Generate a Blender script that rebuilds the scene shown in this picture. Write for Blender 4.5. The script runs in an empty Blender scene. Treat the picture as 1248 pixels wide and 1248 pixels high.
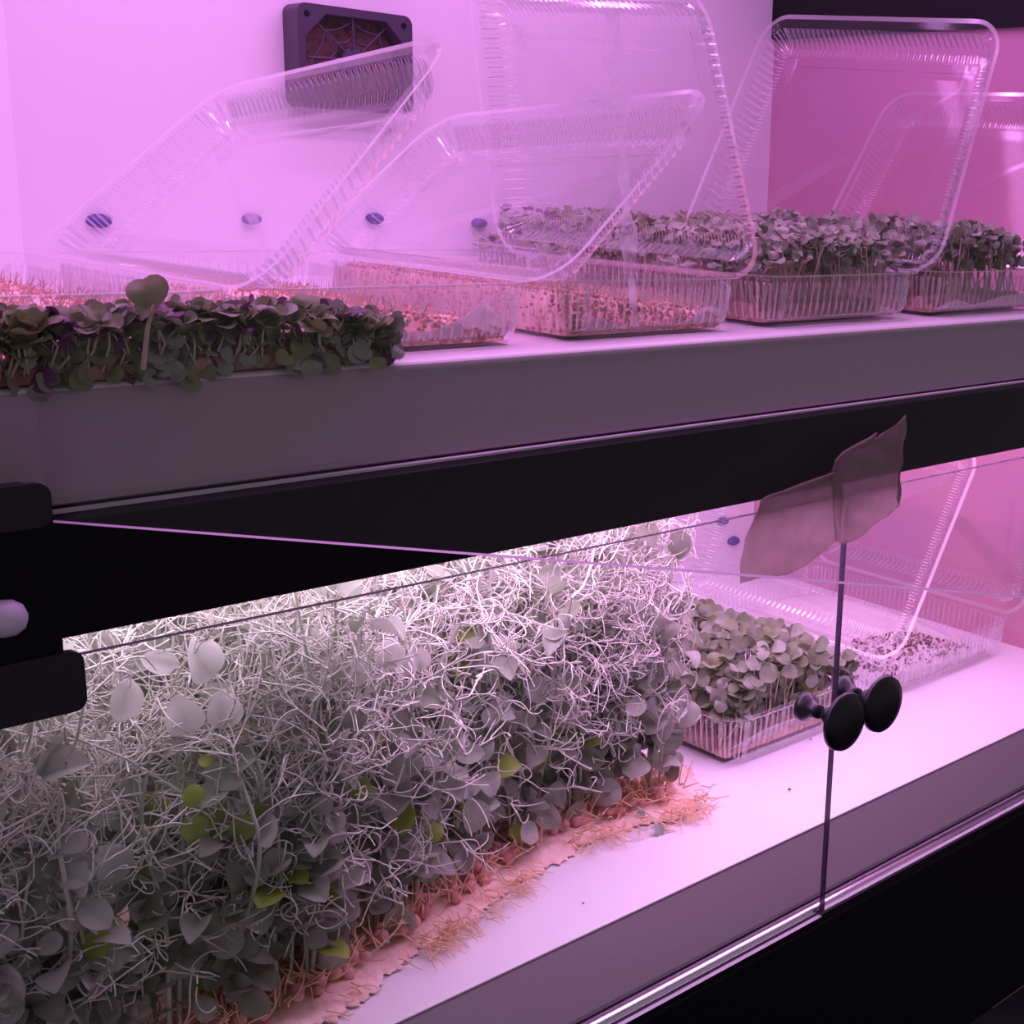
import bpy, math, random
import numpy as np
from mathutils import Matrix, Vector
random.seed(7); rng = np.random.default_rng(11)
SC = bpy.context.scene
COL = SC.collection
Z0 = 1.2                      # cabinet coordinates have z = 0 at eye height; the room floor is at world 0

# ------------------------------------------------------------------ camera
yaw, pitch, roll = [math.radians(a) for a in (46.95, 13.47, 2.48)]
fw = Vector((math.sin(yaw)*math.cos(pitch), math.cos(yaw)*math.cos(pitch), -math.sin(pitch)))
rt = Vector((math.cos(yaw), -math.sin(yaw), 0)); up = rt.cross(fw)
rt2 = math.cos(roll)*rt + math.sin(roll)*up; up2 = -math.sin(roll)*rt + math.cos(roll)*up
cam = bpy.data.cameras.new('camera'); camo = bpy.data.objects.new('camera', cam); COL.objects.link(camo)
m = Matrix.Identity(4)
for i in range(3):
    m[i][0] = rt2[i]; m[i][1] = up2[i]; m[i][2] = -fw[i]
m[0][3], m[1][3], m[2][3] = 0, -.5, Z0
camo.matrix_world = m
cam.sensor_width = 36; cam.lens = 1644/1248*36
cam.shift_x = -(915-624)/1248; cam.shift_y = (620-624)/1248
cam.clip_start = .01; cam.clip_end = 50
SC.camera = camo

# ------------------------------------------------------------------ world, exposure
w = bpy.data.worlds.new('room'); SC.world = w; w.use_nodes = True
w.node_tree.nodes['Background'].inputs[0].default_value = (.60, .49, .62, 1)
w.node_tree.nodes['Background'].inputs[1].default_value = .36
SC.view_settings.view_transform = 'Standard'; SC.view_settings.look = 'None'
SC.view_settings.exposure = 0; SC.view_settings.gamma = 1
SC.view_settings.use_curve_mapping = False
SC.cycles.transparent_max_bounces = 48
SC.cycles.max_bounces = 10
SC.cycles.diffuse_bounces = 5
SC.cycles.caustics_reflective = False; SC.cycles.caustics_refractive = False
SC.cycles.sample_clamp_indirect = 4

# ------------------------------------------------------------------ grow lights (the tubes above each compartment) and an added front fill
def area(name, x0, x1, y0, y1, z, col, power):
    l = bpy.data.lights.new(name, 'AREA'); l.shape = 'RECTANGLE'
    l.size = x1-x0; l.size_y = y1-y0; l.color = col; l.energy = power
    o = bpy.data.objects.new(name, l); COL.objects.link(o)
    o.location = ((x0+x1)/2, (y0+y1)/2, z+Z0)
    return o
for k_, (yy, pw, c_) in enumerate(((.062, 1.72, (1, .365, 1.05)), (.19, .98, (.98, .365, 1.08)), (.33, .90, (.95, .365, 1.12)))):
    area('upper_strip', .17, .96, yy-.012, yy+.012, .322, c_, pw)
area('lower_glow_left', .17, .50, .022, .40, -.1665, (1, .72, 1.06), 1.45)
area('lower_glow_middle', .50, .78, .022, .42, -.1665, (1, .50, 1.04), 1.15)
area('lower_front_fill', .36, 1.0, .022, .050, -.1668, (1, .47, 1.08), .85)  # added fill to brighten the shelf front, not one of the tubes
area('lower_glow_right', .78, 1.03, .022, .42, -.1665, (1, .46, 1.02), .80)

# ------------------------------------------------------------------ materials
def mat(name, col, rough=.6, metal=0, spec=.5, noise=None, bump=None, trans=0, sheen=0):
    m = bpy.data.materials.new(name); m.use_nodes = True
    nt = m.node_tree; b = nt.nodes['Principled BSDF']
    b.inputs['Base Color'].default_value = (*col, 1); b.inputs['Roughness'].default_value = rough
    b.inputs['Metallic'].default_value = metal; b.inputs['Specular IOR Level'].default_value = spec
    tc = nt.nodes.new('ShaderNodeTexCoord')
    if noise:                                    # (scale, second colour, low, high)
        n = nt.nodes.new('ShaderNodeTexNoise'); n.inputs['Scale'].default_value = noise[0]; n.inputs['Detail'].default_value = 4
        r = nt.nodes.new('ShaderNodeValToRGB'); r.color_ramp.elements[0].position = noise[2]; r.color_ramp.elements[1].position = noise[3]
        r.color_ramp.elements[0].color = (*col, 1); r.color_ramp.elements[1].color = (*noise[1], 1)
        nt.links.new(tc.outputs['Object'], n.inputs['Vector']); nt.links.new(n.outputs['Fac'], r.inputs[0])
        nt.links.new(r.outputs[0], b.inputs['Base Color'])
    if bump:                                     # (scale, distance)
        n2 = nt.nodes.new('ShaderNodeTexNoise'); n2.inputs['Scale'].default_value = bump[0]
        bp = nt.nodes.new('ShaderNodeBump'); bp.inputs['Distance'].default_value = bump[1]; bp.inputs['Strength'].default_value = .6
        nt.links.new(tc.outputs['Object'], n2.inputs['Vector']); nt.links.new(n2.outputs['Fac'], bp.inputs['Height']); nt.links.new(bp.outputs[0], b.inputs['Normal'])
    if trans:                                    # thin leaf: part of the light comes through
        tr = nt.nodes.new('ShaderNodeBsdfTranslucent'); mx = nt.nodes.new('ShaderNodeMixShader'); mx.inputs[0].default_value = trans
        out = nt.nodes['Material Output']
        src = b.inputs['Base Color'].links[0].from_socket if b.inputs['Base Color'].links else None
        if src: nt.links.new(src, tr.inputs[0])
        else: tr.inputs[0].default_value = (*col, 1)
        nt.links.new(b.outputs[0], mx.inputs[1]); nt.links.new(tr.outputs[0], mx.inputs[2]); nt.links.new(mx.outputs[0], out.inputs[0])
    return m

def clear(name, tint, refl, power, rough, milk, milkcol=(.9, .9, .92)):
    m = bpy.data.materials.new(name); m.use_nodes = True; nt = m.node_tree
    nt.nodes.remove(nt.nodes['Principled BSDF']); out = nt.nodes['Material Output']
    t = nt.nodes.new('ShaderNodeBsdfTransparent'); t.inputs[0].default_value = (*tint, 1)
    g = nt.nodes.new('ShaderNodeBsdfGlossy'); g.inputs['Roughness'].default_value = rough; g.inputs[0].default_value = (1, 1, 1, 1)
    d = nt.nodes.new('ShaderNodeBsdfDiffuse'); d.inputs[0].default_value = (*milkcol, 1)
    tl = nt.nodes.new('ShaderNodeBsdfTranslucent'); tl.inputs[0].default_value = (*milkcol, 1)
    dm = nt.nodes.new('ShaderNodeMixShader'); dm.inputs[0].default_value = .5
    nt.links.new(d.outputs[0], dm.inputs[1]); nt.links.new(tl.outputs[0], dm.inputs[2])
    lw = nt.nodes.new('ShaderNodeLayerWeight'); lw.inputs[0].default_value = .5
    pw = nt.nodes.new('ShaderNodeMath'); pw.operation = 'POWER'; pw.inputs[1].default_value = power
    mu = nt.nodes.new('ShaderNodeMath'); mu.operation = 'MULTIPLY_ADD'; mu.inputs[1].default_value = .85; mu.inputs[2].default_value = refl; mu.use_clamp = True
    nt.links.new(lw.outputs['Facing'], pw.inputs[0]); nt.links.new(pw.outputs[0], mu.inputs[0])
    if name == 'reflection_streak': dm.inputs[0].default_value = .88
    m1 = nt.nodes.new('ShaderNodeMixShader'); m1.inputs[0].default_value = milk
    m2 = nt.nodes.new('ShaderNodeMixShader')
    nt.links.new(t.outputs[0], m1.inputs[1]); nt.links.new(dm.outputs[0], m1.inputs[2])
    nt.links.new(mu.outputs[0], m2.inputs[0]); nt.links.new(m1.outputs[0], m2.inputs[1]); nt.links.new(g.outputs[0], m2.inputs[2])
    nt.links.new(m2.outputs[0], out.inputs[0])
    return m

M = dict(
    white=mat('white_board', (.82, .80, .82), .35, bump=(60, .0003)),
    wall=mat('white_wall_film', (.80, .78, .80), .38, bump=(9, .0012)),
    hard=mat('brown_hardboard', (.48, .23, .36), .5, noise=(5, (.58, .27, .33), .35, .7)),
    fascia=mat('shelf_fascia', (.40, .31, .37), .42, bump=(200, .0002)),
    black=mat('black_laminate', (.004, .003, .006), .5, spec=.12),
    blackp=mat('black_plastic', (.012, .010, .014), .45, spec=.35),
    dark=mat('dark_floor', (.012, .008, .03), .8, noise=(4, (.03, .012, .04), .4, .7)),
    rail=mat('bright_rail', (.92, .90, .94), .22, metal=1.0),
    railm=mat('mauve_rail', (.30, .20, .30), .4),
    edge=mat('glass_edge_dark', (.07, .04, .09), .2),
    edgel=mat('glass_edge_pale', (.85, .72, .88), .3),
    glass=clear('door_glass', (.975, .97, .98), .012, 5, .01, .0),
    plastic=clear('clear_plastic', (.98, .975, .985), .008, 4.0, .10, .015),
    ridge=clear('clear_plastic_ridge', (.95, .94, .97), .14, 1.8, .14, .27),
    knob=mat('knob_black', (.006, .005, .009), .35, spec=.4),
    tape=mat('paper_tape', (.44, .31, .31), .75, noise=(90, (.37, .26, .26), .4, .7), trans=.4, bump=(150, .0004)),
    fan=mat('fan_plastic', (.045, .025, .06), .4, spec=.6),
    mesh_=mat('fan_filter', (.16, .07, .07), .9, noise=(220, (.09, .04, .05), .4, .6)),
    plug=mat('blue_plug', (.10, .07, .28), .4),
    pea=mat('pea_leaf', (.30, .35, .26), .5, noise=(75, (.54, .57, .48), .35, .7), trans=.3),
    peadark=mat('pea_leaf_dark', (.15, .19, .11), .5, noise=(75, (.30, .33, .24), .35, .7), trans=.25),
    peab=mat('pea_leaf_bright', (.30, .42, .06), .5, trans=.35),
    peapale=mat('pea_leaf_pale', (.62, .64, .55), .5, noise=(60, (.75, .76, .70), .3, .7), trans=.4),
    tendril=mat('pea_tendril', (.86, .86, .76), .45, noise=(30, (.52, .55, .42), .4, .8)),
    stem=mat('pea_stem', (.42, .48, .34), .55, noise=(20, (.56, .60, .48), .4, .6)),
    mgreen=mat('radish_leaf', (.20, .26, .09), .5, noise=(55, (.31, .33, .18), .35, .7), trans=.2),
    mgrey=mat('brassica_leaf', (.25, .30, .20), .45, noise=(55, (.40, .42, .34), .35, .7), trans=.2),
    mpurple=mat('purple_leaf', (.16, .05, .14), .5, trans=.2),
    mstem=mat('pale_stem', (.62, .50, .40), .6),
    soil=mat('root_layer', (.35, .17, .13), .9, noise=(120, (.55, .33, .26), .4, .65), bump=(300, .001)),
    root=mat('root_felt', (.90, .70, .58), .85, noise=(34, (.84, .55, .46), .35, .75), bump=(320, .0015)),
    fibre=mat('root_fibre', (.84, .58, .36), .7),
    pseed=mat('pea_seed', (.76, .40, .36), .5, noise=(60, (.60, .30, .26), .3, .7)),
    seed=mat('sprouting_seed', (.80, .42, .36), .6, noise=(110, (.26, .10, .10), .54, .72)),
    dseed=mat('dark_seed', (.12, .06, .06), .6),
    paper=mat('paper_towel', (.90, .84, .84), .85, bump=(260, .0006), trans=.5),
    mdeep=mat('deep_green_leaf', (.12, .15, .075), .45, noise=(55, (.22, .26, .15), .35, .7), trans=.15),
    cap=mat('pale_cap', (.72, .62, .82), .45),
    refl_streak=clear('reflection_streak', (1, 1, 1), .02, 4, .3, .3),  # whitish veil standing for light reflected in the door glass
    crate=mat('brown_card', (.30, .20, .14), .8),
)

nt = M['tape'].node_tree; out = nt.nodes['Material Output']; src = out.inputs[0].links[0].from_socket
tp_ = nt.nodes.new('ShaderNodeBsdfTransparent'); mx = nt.nodes.new('ShaderNodeMixShader'); mx.inputs[0].default_value = .30
nt.links.new(src, mx.inputs[1]); nt.links.new(tp_.outputs[0], mx.inputs[2]); nt.links.new(mx.outputs[0], out.inputs[0])

# density of the painted reflection varies along its length
nt = M['refl_streak'].node_tree
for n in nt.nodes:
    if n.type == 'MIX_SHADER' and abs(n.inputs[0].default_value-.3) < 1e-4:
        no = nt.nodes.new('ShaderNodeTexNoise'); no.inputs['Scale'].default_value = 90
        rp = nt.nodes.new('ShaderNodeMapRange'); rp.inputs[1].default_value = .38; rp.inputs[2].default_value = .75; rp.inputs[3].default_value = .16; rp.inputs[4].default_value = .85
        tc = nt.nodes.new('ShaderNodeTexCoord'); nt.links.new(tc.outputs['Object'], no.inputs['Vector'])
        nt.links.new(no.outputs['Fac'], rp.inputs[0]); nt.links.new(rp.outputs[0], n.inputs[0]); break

# ------------------------------------------------------------------ helpers
BASE = {}
def thing(name, label, cat, base, group=None):
    o = bpy.data.objects.new(name, None); COL.objects.link(o); o.empty_display_size = .01
    o.location = (base[0], base[1], base[2]+Z0); BASE[o] = np.array(base, float)
    o['label'] = label; o['category'] = cat
    if group: o['group'] = group
    return o
def tag(o, label, cat, group=None):
    o['label'] = label; o['category'] = cat
    if group: o['group'] = group
    return o
def link(name, me, parent=None, base=None):
    """link a mesh whose vertices are already relative to base"""
    o = bpy.data.objects.new(name, me); COL.objects.link(o)
    if parent is not None:
        o.parent = parent
        b = np.zeros(3) if base is None else np.array(base, float)-BASE[parent]
        o.location = b; BASE[o] = BASE[parent]+b
    else:
        b = np.zeros(3) if base is None else np.array(base, float)
        o.location = (b[0], b[1], b[2]+Z0); BASE[o] = b
    return o
def make_mesh(name, v, f, mt, smooth=False, mi=None):
    me = bpy.data.meshes.new(name)
    v = np.asarray(v, np.float32).reshape(-1, 3)
    if isinstance(f, np.ndarray):
        k = f.shape[1]; nf = len(f)
        me.vertices.add(len(v)); me.vertices.foreach_set('co', v.ravel())
        me.loops.add(nf*k); me.loops.foreach_set('vertex_index', f.astype(np.int32).ravel())
        me.polygons.add(nf); me.polygons.foreach_set('loop_start', np.arange(0, nf*k, k, dtype=np.int32))
        me.update(calc_edges=True)
    else:
        me.from_pydata([tuple(map(float, p)) for p in v], [], [tuple(map(int, q)) for q in f])
    for t in (mt if isinstance(mt, (list, tuple)) else [mt]): me.materials.append(t)
    if mi is not None: me.polygons.foreach_set('material_index', np.asarray(mi, np.int32))
    if smooth: me.polygons.foreach_set('use_smooth', np.ones(len(me.polygons), bool))
    me.update()
    return me
def part(name, v, f, mt, parent=None, smooth=False, mi=None, base=None):
    """v in cabinet coordinates; the object's origin is base (or the parent's)"""
    b = np.array(base, float) if base is not None else (BASE[parent] if parent is not None else np.zeros(3))
    return link(name, make_mesh(name, np.asarray(v, float)-b, f, mt, smooth, mi), parent, b)
def struct(name, v, f, mt, parent=None, **k):
    o = part(name, v, f, mt, parent, **k)
    o['kind'] = 'structure'
    return o
def box(x0, x1, y0, y1, z0, z1):
    v = [(x, y, z) for z in (z0, z1) for y in (y0, y1) for x in (x0, x1)]
    f = [(0, 2, 3, 1), (4, 5, 7, 6), (0, 1, 5, 4), (2, 6, 7, 3), (0, 4, 6, 2), (1, 3, 7, 5)]
    return v, f
def cbox(x0, x1, y0, y1, z0, z1, r=.002, n=4, axis='y'):
    """box with corners rounded in the plane perpendicular to axis"""
    pts = []
    if axis == 'y': a0, a1, b0, b1 = x0, x1, z0, z1
    elif axis == 'x': a0, a1, b0, b1 = y0, y1, z0, z1
    else: a0, a1, b0, b1 = x0, x1, y0, y1
    for cx, cy, s in ((a1-r, b1-r, 0), (a0+r, b1-r, 90), (a0+r, b0+r, 180), (a1-r, b0+r, 270)):
        for i in range(n+1):
            t = math.radians(s+90*i/n); pts.append((cx+r*math.cos(t), cy+r*math.sin(t)))
    c = len(pts); v = []
    for lv in range(2):
        for a, b in pts:
            if axis == 'y': v.append((a, (y0, y1)[lv], b))
            elif axis == 'x': v.append(((x0, x1)[lv], a, b))
            else: v.append((a, b, (z0, z1)[lv]))
    f = [tuple(range(c)), tuple(range(2*c-1, c-1, -1))]+[(i, i+c, (i+1) % c+c, (i+1) % c) for i in range(c)]
    return v, f
def merge(*lst):
    V, F, MI = [], [], []
    for k, (v, f) in enumerate(lst):
        n = len(V); V += [tuple(p) for p in v]; F += [tuple(i+n for i in q) for q in f]; MI += [k]*len(f)
    return V, F, MI
def tubes(paths, radii, sides=3):
    """many tubes in one array; paths list of (n,3); radii list of scalars or (n,)"""
    V, F = [], []; n0 = 0
    ang = np.arange(sides)/sides*2*np.pi; ca, sa = np.cos(ang), np.sin(ang)
    for p, r in zip(paths, radii):
        p = np.asarray(p, float); n = len(p)
        t = np.gradient(p, axis=0); t /= np.linalg.norm(t, axis=1)[:, None]+1e-12
        ref = np.array([.31, .22, .92]); u = np.cross(t, ref)
        bad = np.linalg.norm(u, axis=1) < .05; u[bad] = np.cross(t[bad], [1, 0, 0])
        u /= np.linalg.norm(u, axis=1)[:, None]+1e-12; w_ = np.cross(t, u)
        r = np.broadcast_to(r, (n,))
        ring = p[:, None]+(u[:, None]*ca[None, :, None]+w_[:, None]*sa[None, :, None])*r[:, None, None]
        V.append(ring.reshape(-1, 3))
        i = np.arange(n-1)[:, None]*sides+np.arange(sides)[None]; j = np.arange(n-1)[:, None]*sides+(np.arange(sides)[None]+1) % sides
        F.append(np.stack([i, j, j+sides, i+sides], -1).reshape(-1, 4)+n0); n0 += n*sides
    return np.concatenate(V), np.concatenate(F)
def lathe(profile, axis_o, axis_d, n=28):
    d = Vector(axis_d).normalized(); u = d.orthogonal().normalized(); w_ = d.cross(u); o = Vector(axis_o); v = []
    for a, r in profile:
        for i in range(n):
            t = 2*math.pi*i/n; v.append(o+d*a+(u*math.cos(t)+w_*math.sin(t))*r)
    f = [(k*n+i, k*n+(i+1) % n, (k+1)*n+(i+1) % n, (k+1)*n+i) for k in range(len(profile)-1) for i in range(n)]
    f += [tuple(range(n))[::-1], tuple((len(profile)-1)*n+i for i in range(n))]
    return v, f
def rot_to(n, spin):
    """3x3 matrix taking local +z to n, spun about it"""
    n = Vector(n).normalized(); q = Vector((0, 0, 1)).rotation_difference(n)
    return np.array((q.to_matrix() @ Matrix.Rotation(spin, 3, 'Z')))

# ------------------------------------------------------------------ cabinet shell
XL, XR, YB = .135, 1.05, .476
ZU, ZL = -.0822, -.409
struct('wall_back', *box(XL, XR+.02, YB, YB+.012, -.60, .33), M['wall'])
struct('wall_right', *box(XR, XR+.012, .0, YB, -.60, .33), M['hard'])
struct('wall_left', *box(XL-.05, XL, .0, YB, -.60, .33), M['white'])
struct('ceiling', *box(XL-.05, XR+.012, -.01, YB+.012, .33, .345), M['white'])
struct('trim_1', *box(XR-.006, XR, .0, YB-.001, .143, .325), M['black'])       # dark board along the top of the right wall
struct('trim_2', *box(XL-.05, XR, -.012, .0, .25, .345), M['black'])           # header above the upper opening

def shelf(name, zt, zb, label, bulge, rn=.0045):
    """white board with a rounded nose and a grey front fascia"""
    t = thing(name, label, 'shelf', ((XL+XR)/2, .2, zb))
    part('board', *box(XL, XR-.0001, .026, YB-.0001, zt-.012, zt), M['white'], t)
    prof = [(.030, zt+.0002)]
    for i in range(7):
        a = math.radians(90+14*i); prof.append((.020+rn+rn*math.cos(a), zt-rn+rn*math.sin(a)+.0001))
    yb_ = .0015
    prof += [(.0199, zt-max(.002, rn*1.5)), (.0198-bulge, zb+.004), (.0198-bulge, zb+.0012), (.0198-bulge+.002, zb), (.030, zb), (.030, zt-.011)]
    n = len(prof); v = [(x, y, z) for x in (XL, XR-.0001) for y, z in prof]
    f = [(i, (i+1) % n, (i+1) % n+n, i+n) for i in range(n)]
    part('fascia', v, f, [M['fascia'], M['white']], t, mi=[1 if i < 5 else 0 for i in range(n)])
    return t
shu = shelf('shelf', ZU, -.1262, 'upper white shelf with a grey mauve rounded front edge, above the black beam', .005)
shl = shelf('shelf', ZL+.0002, -.4500, 'lower white shelf behind the glass doors, carrying the pea shoots and two tubs', .0155, .0012)
def seed_end(): pass
o = part('metal_strip', *box(.120, 1.05, .0105, .0140, -.1275, -.1264), M['edgel'], shu)
v, f = lathe([(0, .0034), (XR-.001-XL, .0034)], (XL, -.0003, -.4525), (1, 0, 0), 28); o = part('rail_lip', v, f, M['rail'], shl, smooth=True); o['label'] = 'bright rounded lip of the rail'
o = part('rail', *box(XL, XR-.001, -.0030, .0048, -.4575, -.4500), M['railm'], shl); o['label'] = 'pale rail below the glass doors'

t = thing('cross_beam', 'black beam between the upper shelf and the glass doors', 'beam', ((XL+XR)/2, .02, -.172))
part('beam_board', *cbox(XL-.06, XR+.012, .0012, .016, -.1722, -.1278, .001, 2, 'x'), M['black'], t)
part('light_housing', *box(XL, XR-.001, .0165, YB-.001, -.164, -.1280), M['black'], t)
struct('trim_3', *cbox(XL-.06, XR+.02, -.009, .02, -.62, -.4576, .002, 2, 'x'), M['black'])      # plinth below the rail
struct('trim_4', *box(XL-.08, XL-.0005, -.012, .0, -.1245, .2), M['black'])
struct('trim_5', *box(XL-.08, XL-.0005, -.003, .0, -.60, -.1245), M['black'])
struct('floor', *box(-2, 3.2, -1.6, 2.2, -Z0-.02, -Z0), M['dark'])

# ------------------------------------------------------------------ glass doors
def pane(name, P0, dirx, width, z0, z1, parent, th=.003, mats=None, edges=(0, 1, 1, 0)):
    """upright sheet from P0 along dirx; separate side strips: left, right, top, bottom"""
    d = np.array([dirx[0], dirx[1], 0.]); d /= np.linalg.norm(d); n = np.array([d[1], -d[0], 0.])
    P0 = np.array([P0[0], P0[1], 0.])
    def q(u, k, z): return P0+d*u+n*k+np.array([0, 0, z])
    v = [q(u, k, z) for z in (z0, z1) for k in (0, th) for u in (0, width)]
    f = [(0, 1, 5, 4)[::1], (2, 6, 7, 3), (0, 4, 6, 2), (1, 3, 7, 5), (4, 5, 7, 6), (0, 2, 3, 1)]
    return part(name, v, f, [M['glass'], M['edge'], M['edgel'], M['glass']], parent, mi=[0, 0]+[1+e for e in edges])
def knob(t, x, z):
    k = part('knob', *lathe([(.0, .0042), (.003, .0060), (.006, .0052), (.010, .0046), (.011, .006), (.0125, .0165), (.0145, .0186), (.0175, .0180), (.0190, .013), (.0192, .001)], (x, -.005, z), (0, -1, 0), 40), M['knob'], t, smooth=True)
    k['label'] = 'round black pull knob'
    b = part('knob_back', *lathe([(0, .0042), (.004, .0046), (.008, .0062), (.0105, .0090), (.0135, .0094), (.0155, .007), (.016, .001)], (x, -.001, z), (0, 1, 0), 32), M['knob'], t, smooth=True)
    b['label'] = 'smaller black cap behind the glass'
    return k
d1 = thing('glass_door', 'closed clear glass door in front of the pea shoots, black knob at its right edge', 'glass door', (.17, -.004, -.451))
pane('pane', (.1300, -.0046), (1, 0), .4810, -.4545, -.1765, d1, edges=(0, 0, 0, 1)); knob(d1, .6050, -.3150)
d2 = thing('glass_door', 'closed clear glass door in front of the two lower tubs, black knob at its left edge', 'glass door', (1.04, -.004, -.449))
pane('pane', (.6135, -.0040), (1, 0), .4345, -.4515, -.1765, d2, edges=(0, 0, 0, 1)); knob(d2, .6420, -.3130)
d3 = thing('glass_door', 'upper clear glass door swung open towards the viewer, crossing the black beam', 'glass door', (.169, -.001, -.125))
pane('pane', (.169, -.002), (.202, -.277), .44, -.1262, .195, d3, edges=(2, 1, 1, 1))
# a whitish streak painted for a reflection in the open door
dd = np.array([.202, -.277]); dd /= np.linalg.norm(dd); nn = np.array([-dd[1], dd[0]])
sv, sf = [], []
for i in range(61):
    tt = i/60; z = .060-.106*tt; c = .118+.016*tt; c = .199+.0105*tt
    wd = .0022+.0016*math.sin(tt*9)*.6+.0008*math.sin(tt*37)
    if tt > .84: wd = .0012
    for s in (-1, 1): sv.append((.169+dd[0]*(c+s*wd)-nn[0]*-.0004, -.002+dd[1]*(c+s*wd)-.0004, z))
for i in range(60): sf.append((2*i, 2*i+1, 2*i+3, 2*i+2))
sm = part('painted_reflection', sv, sf, M['refl_streak'], d3); sm['label'] = 'whitish painted reflection running down the pane'

def hinge(x0, x1, z0, z1, door):
    t = part('door_hinge', *cbox(x0, x1-.004, -.0072, .0010, z0+.001, z1-.001, .003, 4), M['blackp'], door); t['label'] = 'black corner hinge'
    part('hinge_plate', *cbox(x0, x1, -.0105, -.0072, z0, z1, .0045, 5), M['blackp'], t)
    return t
hinge(.10, .1668, -.1262, -.1106, d3)
hinge(.10, .1735, -.1965, -.1735, d1)
hb = part('post_cover', *cbox(.09, .1672, -.009, -.001, -.182, -.118, .002, 3), M['black'], None, base=(.13, -.004, -.19)); hb['label'] = 'black cover plate at the left end of the beam, between the two hinges'; hb['category'] = 'plate'
cp = part('door_stop', *lathe([(0, .0035), (.002, .0055), (.006, .0066), (.010, .0062), (.0130, .0042), (.0142, .0010)], (.1405, -.0125, -.1555), (.96, -.26, .02), 24), M['cap'], None, smooth=True, base=(.1405, -.0125, -.1555))
tag(cp, 'small pale rounded cap sticking out beside the black plate at far left', 'door stop')

# ------------------------------------------------------------------ masking tape bridging the two door tops
def sheet(name, poly, yf, mt, parent, thick=.0003, n=26, jit=.0):
    """fill a polygon (x, z) with a fine triangulated sheet whose depth is yf(x, z)"""
    import bmesh
    bm = bmesh.new(); vs = [bm.verts.new((x, 0, z)) for x, z in poly]; bm.faces.new(vs)
    xs = [p[0] for p in poly]; zs = [p[1] for p in poly]
    bmesh.ops.triangulate(bm, faces=bm.faces[:])
    for i in range(1, n):
        for a, b, nrm in ((min(xs)+(max(xs)-min(xs))*i/n, 0, (1, 0, 0)), (0, min(zs)+(max(zs)-min(zs))*i/n, (0, 0, 1))):
            co = (a, 0, 0) if nrm[0] else (0, 0, b)
            bmesh.ops.bisect_plane(bm, geom=bm.verts[:]+bm.edges[:]+bm.faces[:], plane_co=co, plane_no=nrm, dist=1e-6)
    for v in bm.verts: v.co.y = yf(v.co.x, v.co.z)
    v = [tuple(a.co) for a in bm.verts]; bm.verts.index_update(); f = [tuple(a.index for a in q.verts) for q in bm.faces]; bm.free()
    o = part(name, v, f, mt, parent, smooth=True)
    s = o.modifiers.new('thickness', 'SOLIDIFY'); s.thickness = thick; s.offset = 0
    return o
tp = thing('masking_tape', 'crumpled brown paper tape sticking the two lower glass doors to the black beam', 'tape', (.59, -.006, -.215))
def yl(x, z):
    return -.0075-.0010*math.sin((x-.52)*70+(z+.2)*40)-.0045*max(0, (z+.185)/.03)**1.5*(.5+.5*math.sin((x-.52)*35))-.0012*math.sin(z*300+x*90)*.5
left = [(.521, -.2145), (.5212, -.200), (.5225, -.1895), (.527, -.1835), (.5305, -.1762), (.533, -.1685), (.537, -.1668), (.545, -.1664), (.556, -.165), (.566, -.1635), (.578, -.162), (.590, -.1607), (.5945, -.1605), (.5975, -.170), (.600, -.185), (.6035, -.1990), (.6035, -.2035), (.597, -.2080), (.588, -.2100), (.574, -.2145), (.560, -.2165), (.548, -.2155), (.535, -.2140)]
sheet('tape_half', left, yl, M['tape'], tp)
def yr(x, z):
    return -.0085-.0012*math.sin((x-.6)*95-(z+.2)*60)-.006*max(0, (z+.178)/.04)**1.3*max(0, 1-abs(x-.615)/.05)-.0008*math.sin(z*330+x*140)
right = [(.5930, -.1602), (.5932, -.1525), (.598, -.1500), (.606, -.1475), (.616, -.1455), (.624, -.1435), (.628, -.1415), (.631, -.1430), (.640, -.1400), (.650, -.1360), (.6600, -.1325), (.6612, -.150), (.6615, -.1700), (.6590, -.1800), (.6600, -.1860), (.6640, -.1910), (.650, -.1955), (.636, -.2000), (.620, -.2045), (.608, -.2062), (.6045, -.2045), (.603, -.195), (.6005, -.178)]
sheet('tape_half', right, yr, M['tape'], tp)
fold = [(-.0135, .5925, -.1600), (-.010, .600, -.178), (-.0095, .6025, -.197)]
fv = []
for y, x, z in [(-.0082, .5905, -.1604), (-.0150, .5945, -.1590), (-.0088, .5990, -.1620), (-.0082, .5965, -.178), (-.0135, .6000, -.178), (-.0088, .6035, -.179), (-.0080, .6010, -.2035), (-.0092, .6030, -.2040), (-.0082, .6045, -.2030)]: fv.append((x, y, z))
fo = part('tape_fold', fv, [(0, 1, 4, 3), (1, 2, 5, 4), (3, 4, 7, 6), (4, 5, 8, 7)], M['tape'], tp, smooth=True); fo['label'] = 'raised crease where the tape bunches up'
# curled lip along the top edge of each half
for nm, pts in (('tape_curl', [(.531, -.1685), (.537, -.1667), (.549, -.1657), (.566, -.1633), (.580, -.1618), (.5925, -.1603)]), ('tape_curl', [(.5935, -.160), (.5937, -.1530), (.600, -.1492), (.612, -.1460), (.624, -.1432), (.630, -.1405)])):
    P = [(x, -.0115, z) for x, z in pts]
    v, f = tubes([np.array(P)], [np.array([.0006]+[.0011]*4+[.0006])], 6); part(nm, v, f, M['tape'], tp, smooth=True)

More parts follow.
